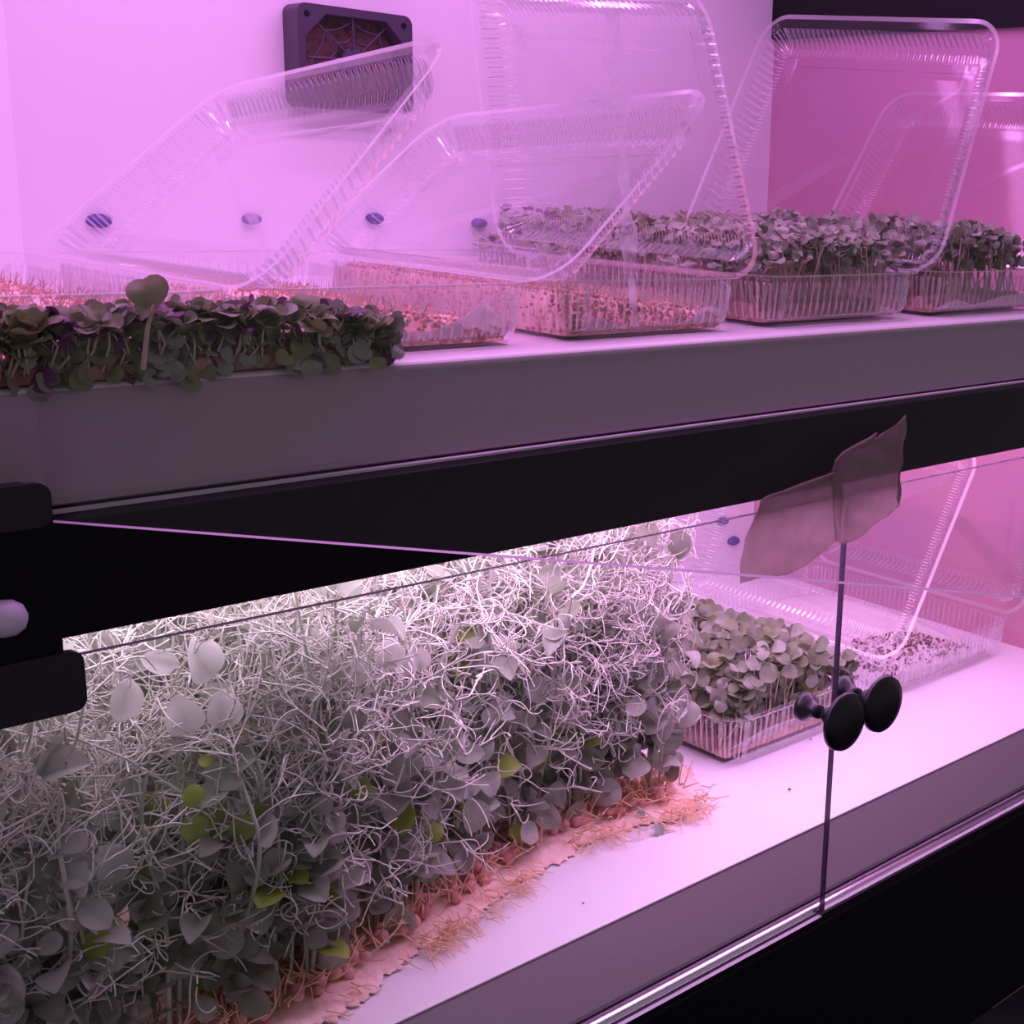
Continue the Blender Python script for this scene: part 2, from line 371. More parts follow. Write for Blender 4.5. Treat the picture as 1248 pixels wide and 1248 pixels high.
# ------------------------------------------------------------------ fan on the back wall
fx0, fx1, fz0, fz1 = .518, .614, .043, .1155
fn = thing('fan', 'black square ventilation fan with web shaped guard, on the pale back wall', 'fan', ((fx0+fx1)/2, YB, fz0))
outer = cbox(fx0, fx1, YB-.022, YB-.0005, fz0, fz1, .007, 5)
cx, cz = (fx0+fx1)/2, (fz0+fz1)/2
ov = []; n = 24
no_ = len(outer[0])//2
inn = []
hx, hz, ch = (fx1-fx0)/2-.006, (fz1-fz0)/2-.006, .017
octo = [(hx, hz-ch), (hx-ch, hz), (-hx+ch, hz), (-hx, hz-ch), (-hx, -hz+ch), (-hx+ch, -hz), (hx-ch, -hz), (hx, -hz+ch)]
# match 24 outer points with 24 inner points on the octagon
def along(poly, k):
    L = [math.dist(poly[i], poly[(i+1) % len(poly)]) for i in range(len(poly))]; T = sum(L)*k
    for i, l in enumerate(L):
        if T <= l: a, b = poly[i], poly[(i+1) % len(poly)]; return (a[0]+(b[0]-a[0])*T/l, a[1]+(b[1]-a[1])*T/l)
        T -= l
    return poly[0]
inner = [octo[0], octo[0], octo[0], octo[1], octo[1], octo[1], octo[2], octo[2], octo[2], octo[3], octo[3], octo[3], octo[4], octo[4], octo[4], octo[5], octo[5], octo[5], octo[6], octo[6], octo[6], octo[7], octo[7], octo[7]]
ring = outer[0][:no_]
V = [(x, YB-.022, z) for x, _, z in ring]+[(cx+a, YB-.022, cz+b) for a, b in inner]+[(x, YB-.0005, z) for x, _, z in ring]+[(cx+a*.97, YB-.006, cz+b*.97) for a, b in inner]
F = []
for i in range(no_):
    j = (i+1) % no_
    F += [(i, j, no_+j, no_+i), (i, 2*no_+i, 2*no_+j, j), (no_+i, no_+j, 3*no_+j, 3*no_+i)]
part('fan_frame', V, F, M['fan'], fn)
part('fan_filter', [(cx+a*.98, YB-.0055, cz+b*.98) for a, b in octo], [tuple(range(8))], M['mesh_'], fn)
for a in range(4):
    for s in (1,):
        th = math.radians(90*a+2); p = [(cx+math.cos(th)*r*1.15, YB-.018, cz+math.sin(th)*r) for r in (.008, .034)]
        v, f = tubes([np.array(p)], [.0011], 5); part('guard_spoke', v, f, M['fan'], fn)
for a in range(8):
    th0 = math.radians(45*a+2)
    for r in (.0165, .027):
        p = [(cx+math.cos(th0+k/8*math.radians(45))*(r-.0035*math.sin(math.pi*k/8))*1.2, YB-.016, cz+math.sin(th0+k/8*math.radians(45))*(r-.0035*math.sin(math.pi*k/8))) for k in range(9)]
        v, f = tubes([np.array(p)], [.0008], 5); part('guard_ring', v, f, M['fan'], fn)
    if a % 2:
        p = [(cx+math.cos(th0)*r*1.15, YB-.0165, cz+math.sin(th0)*r) for r in (.008, .036)]
        v, f = tubes([np.array(p)], [.0009], 5); part('guard_spoke', v, f, M['fan'], fn)
part('hub', *lathe([(0, .010), (.006, .0095), (.007, .001)], (cx, YB-.010, cz), (0, -1, 0), 20), M['fan'], fn)
for sx in (fx0+.0075, fx1-.0075):
    part('screw_hole', *lathe([(0, .0024), (.0006, .0022), (.0007, .0005)], (sx, YB-.0218, fz1-.0075), (0, -1, 0), 12), M['black'], fn)

plugs = [(.377, -.0425, .0068, 'dark plug on the back wall near the leftmost tub, behind its tilted lid'), (.487, -.040, .0058, 'soft blue plug on the back wall between the first two open lids'), (.590, -.0385, .0062, 'dark slotted plug on the back wall under the second open lid'), (.690, -.041, .0058, 'soft blue plug on the back wall left of the rear greens'), (1.000, -.349, .006, 'upper bluish plug on the lower back wall, left of the tape'), (1.018, -.374, .0065, 'bluish plug on the lower back wall close to the corner behind the tape')]
for x, z, r, lab in plugs:
    v, f = lathe([(0, r), (.003, r*.97), (.006, r*.7), (.0068, r*.2)], (0, 0, 0), (0, -1, 0), 20)
    v = [(a[0]*1.25+x, a[1]+YB, a[2]*.72+z) for a in v]
    tag(part('wall_plug', v, f, M['plug'], None, smooth=True, base=(x, YB, z)), lab, 'plug', 'plugs on the back wall')

# ------------------------------------------------------------------ clear plastic tubs and lids
def ring_pts(Wd, Dp, r, inset, pitch=.0058, per=4):
    """rounded rectangle (centred) inset by inset; constant sample count per segment"""
    a, b = Wd/2, Dp/2; rr = max(r-inset, .002); out = []; nrm = []; ph = []
    nx = max(1, int((Wd-2*r)/pitch))*per; ny = max(1, int((Dp-2*r)/pitch))*per; nc = 14
    s = 0
    segs = [((a-r, -b+r), (a-r, b-r), 0, ny), ((a-r, b-r), (-a+r, b-r), 90, nx), ((-a+r, b-r), (-a+r, -b+r), 180, ny), ((-a+r, -b+r), (a-r, -b+r), 270, nx)]
    k = r-inset
    for (p, q, an, n_) in segs:
        t = math.radians(an); nx_, ny_ = math.cos(t), math.sin(t)
        for i in range(n_):
            u = (i-i % per+per*(0, .14, .5, .64)[i % per])/n_; out.append((p[0]+(q[0]-p[0])*u+nx_*k, p[1]+(q[1]-p[1])*u+ny_*k)); nrm.append((nx_, ny_)); ph.append((i % per)/per)
        for i in range(nc):
            t2 = math.radians(an+90*i/nc); out.append((q[0]+math.cos(t2)*k, q[1]+math.sin(t2)*k)); nrm.append((math.cos(t2), math.sin(t2))); ph.append((i % 4)/4)
    return np.array(out), np.array(nrm), np.array(ph)
def ringed(Wd, Dp, r, rings):
    """rings: (inset, z, rib amplitude)"""
    V = []; n = None; phs = None
    for ins, z, amp in rings:
        p, nr, ph = ring_pts(Wd, Dp, r, ins)
        rib = np.where((ph > .2) & (ph < .6), 1., 0.)*amp
        p = p+nr*rib[:, None]; n = len(p); phs = ph; V.append(np.column_stack([p, np.full(n, z)]))
    V = np.concatenate(V); i = np.arange(n); F = []
    for k in range(len(rings)-1): F += [tuple(q) for q in np.stack([k*n+i, k*n+(i+1) % n, (k+1)*n+(i+1) % n, (k+1)*n+i], 1)]
    F.append(tuple(range((len(rings)-1)*n, len(rings)*n)))
    up_ = (phs > .2) & (phs < .6); jump = (up_ != np.roll(up_, -1)).astype(int); MI = []
    for k in range(len(rings)-1):
        if rings[k][2] > 0 or rings[k+1][2] > 0: MI += list(jump)
        else: MI += [1 if k == 0 else 0]*n
    MI.append(0)
    return V, F, MI
def tub(x0, x1, y0, y1, zb, zr, label, group=None, obj_name='plastic_tub'):
    Wd, Dp = x1-x0, y1-y0; h = zr-zb; R = .024
    t = thing(obj_name, label, 'tub', ((x0+x1)/2, (y0+y1)/2, zb), group)
    V, F, MI = ringed(Wd, Dp, R, [(0, h-.0011, 0), (0, h, 0), (.0045, h, 0), (.0055, h-.002, 0), (.0060, h-.0045, 0), (.0068, h-.0065, .0014), (.0080, h*.45, .0014), (.0092, h*.22, .0012), (.0098, h*.16, 0), (.0102, .0020, 0), (.0120, .0004, 0), (.028, .0003, 0), (.030, .0012, 0)])
    V = V+np.array([(x0+x1)/2, (y0+y1)/2, zb])
    part('tub_body', V, F, [M['plastic'], M['ridge']], t, mi=MI)
    return t
def lid(t, H0, H1, T0, T1, out_sign=1, H=.016):
    """lid hinged along H0(back)->H1(front), outer edge T0->T1; bulges to the outside"""
    H0, H1, T0, T1 = [np.array(p, float) for p in (H0, H1, T0, T1)]
    Dp = np.linalg.norm(H1-H0); Wd = (np.linalg.norm(T0-H0)+np.linalg.norm(T1-H1))/2
    V, F, MI = ringed(Wd, Dp, .024, [(-.0035, -.0004, 0), (0, 0, 0), (.0060, 0, 0), (.0075, .0005, .0), (.0095, H*.30, .0018), (.0125, H*.78, .0018), (.0165, H*.99, .0018), (.0215, H, .0), (.0300, H, 0), (.0315, H-.0016, 0), (.0345, H-.0016, 0), (.036, H, 0)])
    # a wider tab at every flange corner
    n = len(ring_pts(Wd, Dp, .024, 0)[0])
    u = (V[:, 0]+Wd/2)/Wd; s = (V[:, 1]+Dp/2)/Dp; z = V[:, 2].copy()
    nrm = np.cross(H1-H0, T0-H0); nrm /= np.linalg.norm(nrm); nrm *= out_sign
    # u = 0 at the hinge, s = 0 at the back
    P = ((1-s)[:, None]*((1-u)[:, None]*H0+u[:, None]*T0)+s[:, None]*((1-u)[:, None]*H1+u[:, None]*T1))+nrm*z[:, None]
    l = part('lid', P, F, [M['plastic'], M['ridge']], t, mi=MI); l['label'] = 'opened ribbed clear lid'
    # snap buttons in the free corners
    for s_ in (.045, .955):
        c = (1-s_)*((1-.955)*H0+.955*T0)+s_*((1-.955)*H1+.955*T1)
        v, f = lathe([(-.001, .0045), (.0018, .0040), (.0026, .0015)], c, nrm, 14)
        b = link('snap_button', make_mesh('snap_button', np.array([tuple(q) for q in v])-BASE[l], f, M['plastic']), l, BASE[l])
    return l
zr = -.0505
TU = {}
TU[1] = tub(.108, .262, .034, .285, ZU+.0005, zr, 'leftmost clear plastic tub on the upper shelf, behind the leafy greens', 'open tubs on the upper shelf')
lid(TU[1], (.268, .285, zr), (.268, .036, zr), (.376, .29, .040), (.373, .045, .060), -1)
TU[2] = tub(.268, .421, .034, .285, ZU+.0005, zr, 'second clear tub from the left on the upper shelf, lid leaning right over the next', 'open tubs on the upper shelf')
lid(TU[2], (.424, .285, zr), (.424, .036, zr), (.528, .29, .034), (.541, .045, .049), -1)
TU[3] = tub(.427, .570, .034, .285, ZU+.0005, zr, 'middle clear tub of sprouting seeds on the upper shelf, lid standing nearly upright', 'open tubs on the upper shelf')
lid(TU[3], (.573, .285, zr), (.573, .036, zr), (.552, .29, .121), (.528, .045, .100), -1)
TU[4] = tub(.577, .738, .034, .285, ZU+.0005, zr, 'clear tub with grey-green seedlings on the upper shelf, lid raised against the brown wall', 'open tubs on the upper shelf')
lid(TU[4], (.742, .285, zr), (.742, .036, zr), (.843, .29, .132), (.812, .045, .113), -1)
TU[5] = tub(.745, .905, .034, .285, ZU+.0005, zr, 'clear tub with dense greens at the right end of the upper shelf', 'open tubs on the upper shelf')
lid(TU[5], (.909, .285, zr), (.909, .036, zr), (1.010, .29, .085), (1.010, .045, .080), -1)
TB1 = tub(.660, .83, .305, .465, ZU+.0005, zr-.004, 'clear tub of brown-stemmed greens at the back of the upper shelf, behind the middle tub', 'tubs in the back row')
TB2 = tub(.838, 1.01, .305, .465, ZU+.0005, zr-.004, 'clear tub of greens in the back corner of the upper shelf', 'tubs in the back row')
TL1 = tub(.642, .833, .108, .365, ZL+.0007, -.369, 'clear tub full of round-leaved greens beside the pea shoots on the lower shelf')
lid(TL1, (.837, .37, -.369), (.837, .115, -.369), (.906, .37, -.170), (.957, .13, -.210), -1)
TL2 = tub(.846, 1.028, .118, .365, ZL+.0007, -.370, 'clear tub of scattered dark seeds at the right end of the lower shelf')
lid(TL2, (1.030, .37, -.370), (1.030, .118, -.370), (1.040, .37, -.190), (1.040, .118, -.190), -1)

# ------------------------------------------------------------------ leaf meshes
def leaf_mesh(name, outline, fold, curl, mt, midrib=.0):
    """outline half-widths along the length; two sided fold about the midrib; unit length along +y, blade facing +z"""
    n = len(outline); V = []
    for i, wd in enumerate(outline):
        y = i/(n-1); c = curl*(y-.4)**2
        for k in (-1, -.5, 0, .5, 1):
            V.append((k*wd, y, fold*abs(k)*wd-c+(.03*math.sin(y*9+k*2))*abs(k)))
    F = []
    for i in range(n-1):
        for k in range(4): F.append((i*5+k, i*5+k+1, i*5+k+6, i*5+k+5))
    return make_mesh(name, V, F, mt, True)
OV = [.10, .33, .43, .46, .45, .39, .28, .07]
HEART = [.02, .34, .50, .58, .60, .54, .40, .22]
def heart_mesh(name, curl, fold, mt):
    V = [(0, 0, 0)]; n = 16
    for i in range(n+1):
        a = -math.pi*.0+math.pi*2*i/n
        r = .5*(1-.28*math.exp(-((a-math.pi)/.35)**2)); r *= 1
        x = math.sin(a)*r*1.12; y = .48-math.cos(a)*r*1.0*(-1)
        V.append((x, .5+math.cos(a)*-r*-1, 0))
    # notch at the tip (a = pi turned to the top)
    P = []
    for i in range(n):
        a = 2*math.pi*i/n
        notch = .32*math.exp(-(min(a, 2*math.pi-a)/.38)**2)
        base = .10*math.exp(-((a-math.pi)/.5)**2)
        r = .5*(1-notch+base); x = math.sin(a)*r*1.18; y = .5+math.cos(a)*r
        P.append((x, y, fold*abs(x)-curl*(y-.3)**2+.04*math.sin(a*3)))
    V = [(0, .45, 0)]+[(x*.5, .45+(y-.45)*.5, z*.4) for x, y, z in P]+P
    F = [(0, 1+i, 1+(i+1) % n) for i in range(n)]+[(1+i, 1+n+i, 1+n+(i+1) % n, 1+(i+1) % n) for i in range(n)]
    return make_mesh(name, V, F, mt, True)
PEA = [leaf_mesh('pea_leaf', [w_*s for w_ in OV], f, c, M['pea']) for s, f, c in ((1, .5, .5), (.9, .9, .3), (1.0, .25, .8), (.8, .3, -.5))]
PEA += [leaf_mesh('pea_leaf_dark', [w_*s for w_ in OV], f, c, M['peadark']) for s, f, c in ((.95, .6, .4), (.8, .2, .7))]
PEAB = leaf_mesh('pea_leaf_bright', OV, .25, .4, M['peab']); PEAP = [leaf_mesh('pea_leaf_pale', [w_*s for w_ in OV], .75, .6, M['peapale']) for s in (1.0, .75)]
HM = {k: [heart_mesh('seed_leaf', c, f, M[k]) for c, f in ((.5, .3), (.9, .1), (.2, .6), (-.3, .3))] for k in ('mgreen', 'mgrey', 'mpurple', 'mdeep')}
def mesh_arrays(me):
    v = np.empty(len(me.vertices)*3); me.vertices.foreach_get('co', v)
    return v.reshape(-1, 3), [tuple(p.vertices) for p in me.polygons]
ARR = {}
def placed(me, loc, R3, s):
    if me.name not in ARR: ARR[me.name] = mesh_arrays(me)
    v, f = ARR[me.name]
    return (v*s) @ R3.T+np.array(loc), f
def leaf_obj(me, loc, R3, s, parent, name='leaf'):
    o = bpy.data.objects.new(name, me); COL.objects.link(o); o.parent = parent
    mm = Matrix([[*(R3[i]*s), float(loc[i]-BASE[parent][i])] for i in range(3)]+[[0, 0, 0, 1]])
    o.matrix_local = mm
    return o
def joined(name, lst, mt, parent, kind='stuff'):
    V, F, MI = [], [], []; n = 0; mats = []; keys = {}
    for (me, loc, R3, s) in lst:
        v, f = placed(me, loc, R3, s); V.append(v); F += [tuple(i+n for i in q) for q in f]; n += len(v)
        m_ = me.materials[0]
        if m_.name not in keys: keys[m_.name] = len(mats); mats.append(m_)
        MI += [keys[m_.name]]*len(f)
    o = part(name, np.concatenate(V), F, mats, parent, smooth=True, mi=MI)
    if kind: o['kind'] = kind
    return o
EYE = np.array([0, -.5, 0.])

# ------------------------------------------------------------------ pea shoots
pea = thing('pea_shoots', 'dense tangle of pea shoots with curly tendrils on a tan root mat, lower shelf', 'pea shoots', (.37, .24, ZL))
front = [(-.2, .02), (.25, .040), (.30, .044), (.36, .062), (.42, .080), (.50, .100), (.548, .094), (.585, .086), (.612, .098), (.622, .125)]
def yfront(x):
    for (a, b), (c, d) in zip(front, front[1:]):
        if x <= c: return b+(d-b)*(x-a)/(c-a)
    return front[-1][1]+(x-front[-1][0])*3
nx, ny = 360, 70; gx = np.linspace(XL+.004, .626, nx); V = []; 
noise1 = rng.normal(size=(40,)); 
def nz(x, y): return math.sin(x*61+y*23)+.7*math.sin(x*143-y*97+1)+.5*math.sin(x*310+y*251+2)+.4*math.sin(x*17+y*520)
for j in range(ny):
    t_ = j/(ny-1)
    for x in gx:
        rag = .0012*math.sin(x*420)+.0030*math.sin(x*73+1)+.0012*math.sin(x*911)+.0012*math.sin(x*1730+2)+.0016*math.sin(x*231)
        y0 = yfront(x)+rag; y = y0+(.445-y0)*t_**1.35
        ed = min(1, (y-y0)/.006); edx = min(1, max(0, (.626+.006*math.sin(y*160)+.004*math.sin(y*410)-x)/.01))
        h = (.0006+.0012*ed+.0006*nz(x, y)*ed+.0005*rng.random())*edx
        V.append((x if x < .62 else x+.004*math.sin(y*200), y, ZL+.0006+max(.0002, h)))
F = [(j*nx+i, j*nx+i+1, (j+1)*nx+i+1, (j+1)*nx+i) for j in range(ny-1) for i in range(nx-1)]
nb = len(V); 
ro = part('root_mat', V, F, M['root'], pea, smooth=True); ro['label'] = 'felted tan root mat with a ragged edge'
sd = ro.modifiers.new('thickness', 'SOLIDIFY'); sd.thickness = .0003; sd.offset = 1

def curl_path(p, d, n, step, k, kv, grav=0.):
    """a wandering line whose curvature drifts"""
    P = [p]; ax = rng.normal(size=3); ax /= np.linalg.norm(ax); kk = k*rng.choice([-1, 1])
    for i in range(n):
        kk += rng.normal()*kv; ax = ax+rng.normal(size=3)*.25; ax /= np.linalg.norm(ax)
        a = kk*step; d = d*math.cos(a)+np.cross(ax, d)*math.sin(a)+ax*np.dot(ax, d)*(1-math.cos(a)); d = d+np.array([0, 0, grav]); d /= np.linalg.norm(d)
        p = p+d*step; P.append(p)
    return np.array(P), d
def clampbox(P, x0, x1, y0, y1, z0, z1):
    P[:, 0] = np.clip(P[:, 0], x0, x1); P[:, 1] = np.clip(P[:, 1], y0, y1); P[:, 2] = np.clip(P[:, 2], z0, z1); return P
stems, srad, tend, trad, leaves = [], [], [], [], []
fine, frad = [], []
NST = 330
for i in range(NST):
    x = XL+.008+rng.random()*(.585-XL-.008)
    dep = rng.random()**1.9
    y = yfront(x)+.030+dep*(.40-yfront(x)-.03)
    H = (.175+.055*rng.random()) if y > yfront(x)+.05 else (.13+.09*rng.random())
    n = 16; P = np.zeros((n, 3)); lean = rng.normal(size=2)*.016+np.array([0, -.018]); wx, wy = rng.random(2)*6
    for k in range(n):
        t_ = k/(n-1); P[k] = (x+lean[0]*t_**1.5+.006*math.sin(t_*7+wx)*t_, y+lean[1]*t_**1.3+.006*math.sin(t_*6+wy)*t_, ZL+.003+H*t_)
    P[:, 2] = np.minimum(P[:, 2], -.176)
    stems.append(P); srad.append(np.linspace(.0013, .0007, n)*(.8+.5*rng.random()))
    for k in range(2, n):                                     # leaves, mostly on the lower two thirds
        t_ = k/(n-1)
        if rng.random() < (.80 if t_ < .55 else (.40 if t_ < .8 else .14)):
            for s in range(2 if rng.random() < .7 else 1):
                az = rng.random()*2*math.pi; off = np.array([math.cos(az), math.sin(az), .25])*.006
                leaves.append((P[k]+off, az, .0115+.0075*rng.random()))
    for k in range(4, n):                                     # branching tendrils
        t_ = k/(n-1)
        pr = .50 if t_ < .4 else (.70 if t_ < .65 else 1.0)
        if rng.random() < pr:
            d = rng.normal(size=3)*np.array([1, 1, .6])+np.array([.1, -.35, .45]); d /= np.linalg.norm(d)
            A, d1_ = curl_path(P[k], d, 5+int(rng.random()*6), .0036, 18, 9)
            tend.append(A); trad.append(np.linspace(.00066, .00050, len(A)))
            for b in range(3+int(rng.random()*3)):
                q = A[int(rng.integers(len(A)//2, len(A)))]; d2 = d1_+rng.normal(size=3)*.8; d2 /= np.linalg.norm(d2)
                B, _ = curl_path(q, d2, 8+int(rng.random()*9), .0024, 60+90*rng.random(), 25)
                fine.append(B); frad.append(np.linspace(.00050, .00034, len(B)))
lim = (XL+.002, .64, .03, .44, ZL+.004, -.169)
for L_ in (tend, fine, stems):
    for A in L_:
        clampbox(A, *lim)
        # the tangle keeps behind a front that follows the mat
        lx = .582+.022*rng.random(); A[:, 0] = np.where(A[:, 0] > lx, lx-(A[:, 0]-lx)*.45, A[:, 0])
        ly = .047+.012*rng.random()+.25*np.maximum(0, A[:, 0]-.40); A[:, 1] = np.where(A[:, 1] < ly, ly+(ly-A[:, 1])*.4, A[:, 1])
v, f = tubes(stems, srad, 5); o = part('stems', v, f, M['stem'], pea, smooth=True); o['kind'] = 'stuff'
v, f = tubes(tend+fine, trad+frad, 3); o = part('tendrils', v, f, M['tendril'], pea, smooth=True); o['kind'] = 'stuff'
for i in range(130):                                          # a skirt of leaves low along the front
    x = XL+.01+rng.random()*.455; z = ZL+.018+.125*rng.random()**1.2; y = yfront(x)+.012+.016*rng.random()
    leaves.append(((x, y, z), 0, .012+.008*rng.random()))
# leaves: the 300 nearest to the front are parts of their own
LV = []
for p, az, s in leaves:
    p = np.array(p); p[1] = max(p[1], .056+.25*max(0, p[0]-.40))
    p[0] = min(p[0], .595); p[2] = min(p[2], -.185)
    toeye = EYE-p; toeye /= np.linalg.norm(toeye)
    nrm = toeye*.8+np.array([0, 0, .55])+rng.normal(size=3)*.55
    LV.append((PEAB if rng.random() < .045 and p[2] < -.25 else PEA[int(rng.integers(6))], p, rot_to(nrm, rng.random()*2*math.pi), s, p[1]-yfront(p[0])))
LV.sort(key=lambda a: a[4])
for i, (me, p, R3, s, _) in enumerate(LV[:280]):
    leaf_obj(me, p, R3, s, pea)
joined('inner_leaves', [(a, b, c, d) for a, b, c, d, _ in LV[280:]], None, pea)
special = [((.237, .0555, -.268), PEAB, .0105, (-.2, -1, .3), 2.8, 'lime green leaf'), ((.2465, .058, -.262), PEAB, .006, (-.3, -.8, .6), .6, 'lime green leaf'),
           ((.240, .062, -.247), PEAP[0], .021, (-.3, -1, .1), 0, None), ((.2515, .060, -.247), PEAP[0], .020, (-.2, -1, .2), -.5, None), ((.238, .066, -.215), PEAP[1], .018, (-.4, -1, .3), .9, None),
           ((.2475, .064, -.226), PEAP[1], .024, (0, -1, .1), .05, None), ((.253, .064, -.222), PEAP[1], .017, (-.5, -1, .3), -.4, None), ((.214, .060, -.214), PEAP[1], .022, (-.2, -1, .2), 2.7, None),
           ((.345, .070, -.244), PEAP[0], .019, (-.5, -1, .2), -.5, None), ((.366, .072, -.250), PEAP[0], .0155, (-.4, -1, .2), .0, None), ((.357, .072, -.252), PEAP[1], .0165, (-.2, -1, .4), .2, None),
           ((.262, .058, -.292), PEAB, .013, (-.5, -1, .2), 2.3, 'lime green leaf'), ((.272, .060, -.300), PEAB, .012, (-.2, -1, .2), .4, 'lime green leaf'),
           ((.33, .064, -.300), PEAB, .012, (-.6, -.8, .4), 1.2, None), ((.402, .080, -.335), PEAP[0], .015, (-.3, -1, .2), .1, None), ((.385, .074, -.305), PEA[0], .016, (-.3, -1, .2), .3, None)]
for p, me, s, n_, sp, lab in special:
    p = (p[0], p[1]-.004, p[2])
    o = leaf_obj(me, p, rot_to(n_, sp), s*(.86 if me in PEAP else 1), pea)
    if lab: o['label'] = lab
# seeds under the stems, root fibres trailing over the front edge
sph = lambda n_: None
import bmesh
bm = bmesh.new(); bmesh.ops.create_icosphere(bm, subdivisions=2, radius=1); me_s = bpy.data.meshes.new('seed_shape'); bm.to_mesh(me_s); bm.free(); me_s.materials.append(M['pseed'])
SL = []
for i in range(280):
    x = XL+.01+rng.random()*(.60-XL-.01); y = yfront(x)+.016+abs(rng.normal())*.024
    R3 = rot_to(rng.normal(size=3), rng.random()*6) @ np.diag([1, .9, .85])
    SL.append((me_s, (x, y, ZL+.006+.004*rng.random()), R3, .0028+.0014*rng.random()))
joined('pea_seeds', SL, None, pea)
fib, fr = [], []
for i in range(900):
    x = .20+rng.random()*.43; c = .5+.5*math.sin(x*90)+.3*math.sin(x*37)
    if x < .36: c *= .25
    if rng.random() > c: continue
    y = yfront(x)+rng.normal()*.006+.002; z = ZL+.003+.005*rng.random()
    d = np.array([rng.normal()*.7+.2, -.8+rng.normal()*.4, .05+rng.normal()*.25]); d /= np.linalg.norm(d)
    A, _ = curl_path(np.array([x, y, z]), d, 9, .0016, 60, 60, -.05); A[:, 2] = np.maximum(A[:, 2], ZL+.0012); fib.append(A); fr.append(np.linspace(.00045, .00022, len(A)))
for i in range(420):                                          # reddish young roots and shoots among the seeds
    x = .18+rng.random()*.42; y = yfront(x)+.015+abs(rng.normal())*.02
    d = np.array([rng.normal(), rng.normal()-.3, .6+rng.random()]); d /= np.linalg.norm(d)
    A, _ = curl_path(np.array([x, y, ZL+.007]), d, 9, .0022, 40, 30); A[:, 2] = np.maximum(A[:, 2], ZL+.003); fib.append(A); fr.append(np.linspace(.0006, .0003, len(A)))
v, f = tubes(fib, fr, 4); o = part('root_fibres', v, f, M['fibre'], pea, smooth=True); o['kind'] = 'stuff'

# ------------------------------------------------------------------ trays of microgreens
def greens(name, label, cat, x0, x1, y0, y1, zb, zt, count, size, mats, stuff_only=False, stems_n=None, group=None, upn=1.0, base_h=.010, jitter=.5, dome=0., eye=.45, keep=270, soil='soil', fill=0, fmin=0.):
    t = thing(name, label, cat, ((x0+x1)/2, (y0+y1)/2, zb), group)
    if base_h:
        n1, n2 = 24, 20; V = []
        for j in range(n2):
            for i in range(n1):
                e = min(i, n1-1-i, j, n2-1-j); V.append((x0+(x1-x0)*i/(n1-1), y0+(y1-y0)*j/(n2-1), zb+(.0005 if e == 0 else base_h*(.85+.3*rng.random()))))
        F = [(j*n1+i, j*n1+i+1, (j+1)*n1+i+1, (j+1)*n1+i) for j in range(n2-1) for i in range(n1-1)]+[tuple(j*n1 for j in range(n2-1, -1, -1))+tuple(range(1, n1))+tuple(j*n1+n1-1 for j in range(1, n2))+tuple((n2-1)*n1+i for i in range(n1-2, 0, -1))]
        s_ = part('root_layer', V, F, M[soil], t, smooth=True)
    P, R = [], []; LL = []
    for i in range(count):
        x = x0+(x1-x0)*rng.random(); y = y0+(y1-y0)*rng.random()
        ex = 1-((2*(x-x0)/(x1-x0)-1)**4)*.45; h = (zt-zb)*(.72+.3*rng.random())*ex+dome*math.sin(math.pi*(x-x0)/(x1-x0))
        top = np.array([x+rng.normal()*.004, y+rng.normal()*.004, zb+h])
        b = np.array([x, y, zb+base_h*.6]); mid = (b+top)/2+rng.normal(size=3)*.0025
        P.append(np.array([b, mid, top])); R.append(np.array([.0007, .0006, .0005])*size/.009)
        az = rng.random()*2*math.pi; me = HM[mats[int(rng.integers(len(mats)))]][int(rng.integers(4))]
        toeye = EYE-top; toeye /= np.linalg.norm(toeye)
        for k in range(2):
            a = az+k*math.pi+rng.normal()*.2; d = np.array([math.cos(a), math.sin(a), 0.])
            n_ = np.array([0, 0, upn])-d*(.35+jitter*rng.random())+toeye*eye+rng.normal(size=3)*.2*jitter
            n_ /= np.linalg.norm(n_); yv = d-n_*np.dot(d, n_); yv /= np.linalg.norm(yv); xv = np.cross(yv, n_)
            R3 = np.column_stack([xv, yv, n_]); LL.append((me, top+d*.001+np.array([0, 0, rng.normal()*.001]), R3, size*(.75+.5*rng.random()), y+(zb-top[2])*.5))
    for i in range(fill):                                     # lower leaves along the open front side
        x = x0+(x1-x0)*rng.random(); y = y0+(y1-y0)*.25*rng.random(); z = zb+base_h*.4+(zt-zb)*(fmin+(.80-fmin)*rng.random())
        n_ = np.array([rng.normal()*.7, -.8, .5+rng.normal()*.5]); me = HM[mats[int(rng.integers(len(mats)))]][int(rng.integers(4))]
        LL.append((me, np.array([x, y, z]), rot_to(n_, rng.random()*6.3), size*(.6+.5*rng.random()), y+(zb-z)*.5))
    v, f = tubes(P, R, 5); o = part('stems', v, f, M['mstem'], t, smooth=True); o['kind'] = 'stuff'
    LL.sort(key=lambda a: a[4])
    if stuff_only: joined('leaves', [a[:4] for a in LL], None, t)
    else:
        for a in LL[:keep]: leaf_obj(a[0], a[1], a[2], a[3], t)
        if len(LL) > keep: joined('inner_leaves', [a[:4] for a in LL[keep:]], None, t)
    return t
g0 = greens('radish_microgreens', 'low bank of dark leafy microgreens spilling over the upper shelf edge at left', 'microgreens', XL+.004, .325, .0215, .0375, ZU+.0005, -.0595, 330, .0078, ['mgreen', 'mgreen', 'mgrey', 'mgreen', 'mpurple'] if 0 else ['mgreen']*6+['mgrey']*4+['mpurple'], jitter=.9, base_h=.006, eye=.3, fill=330)
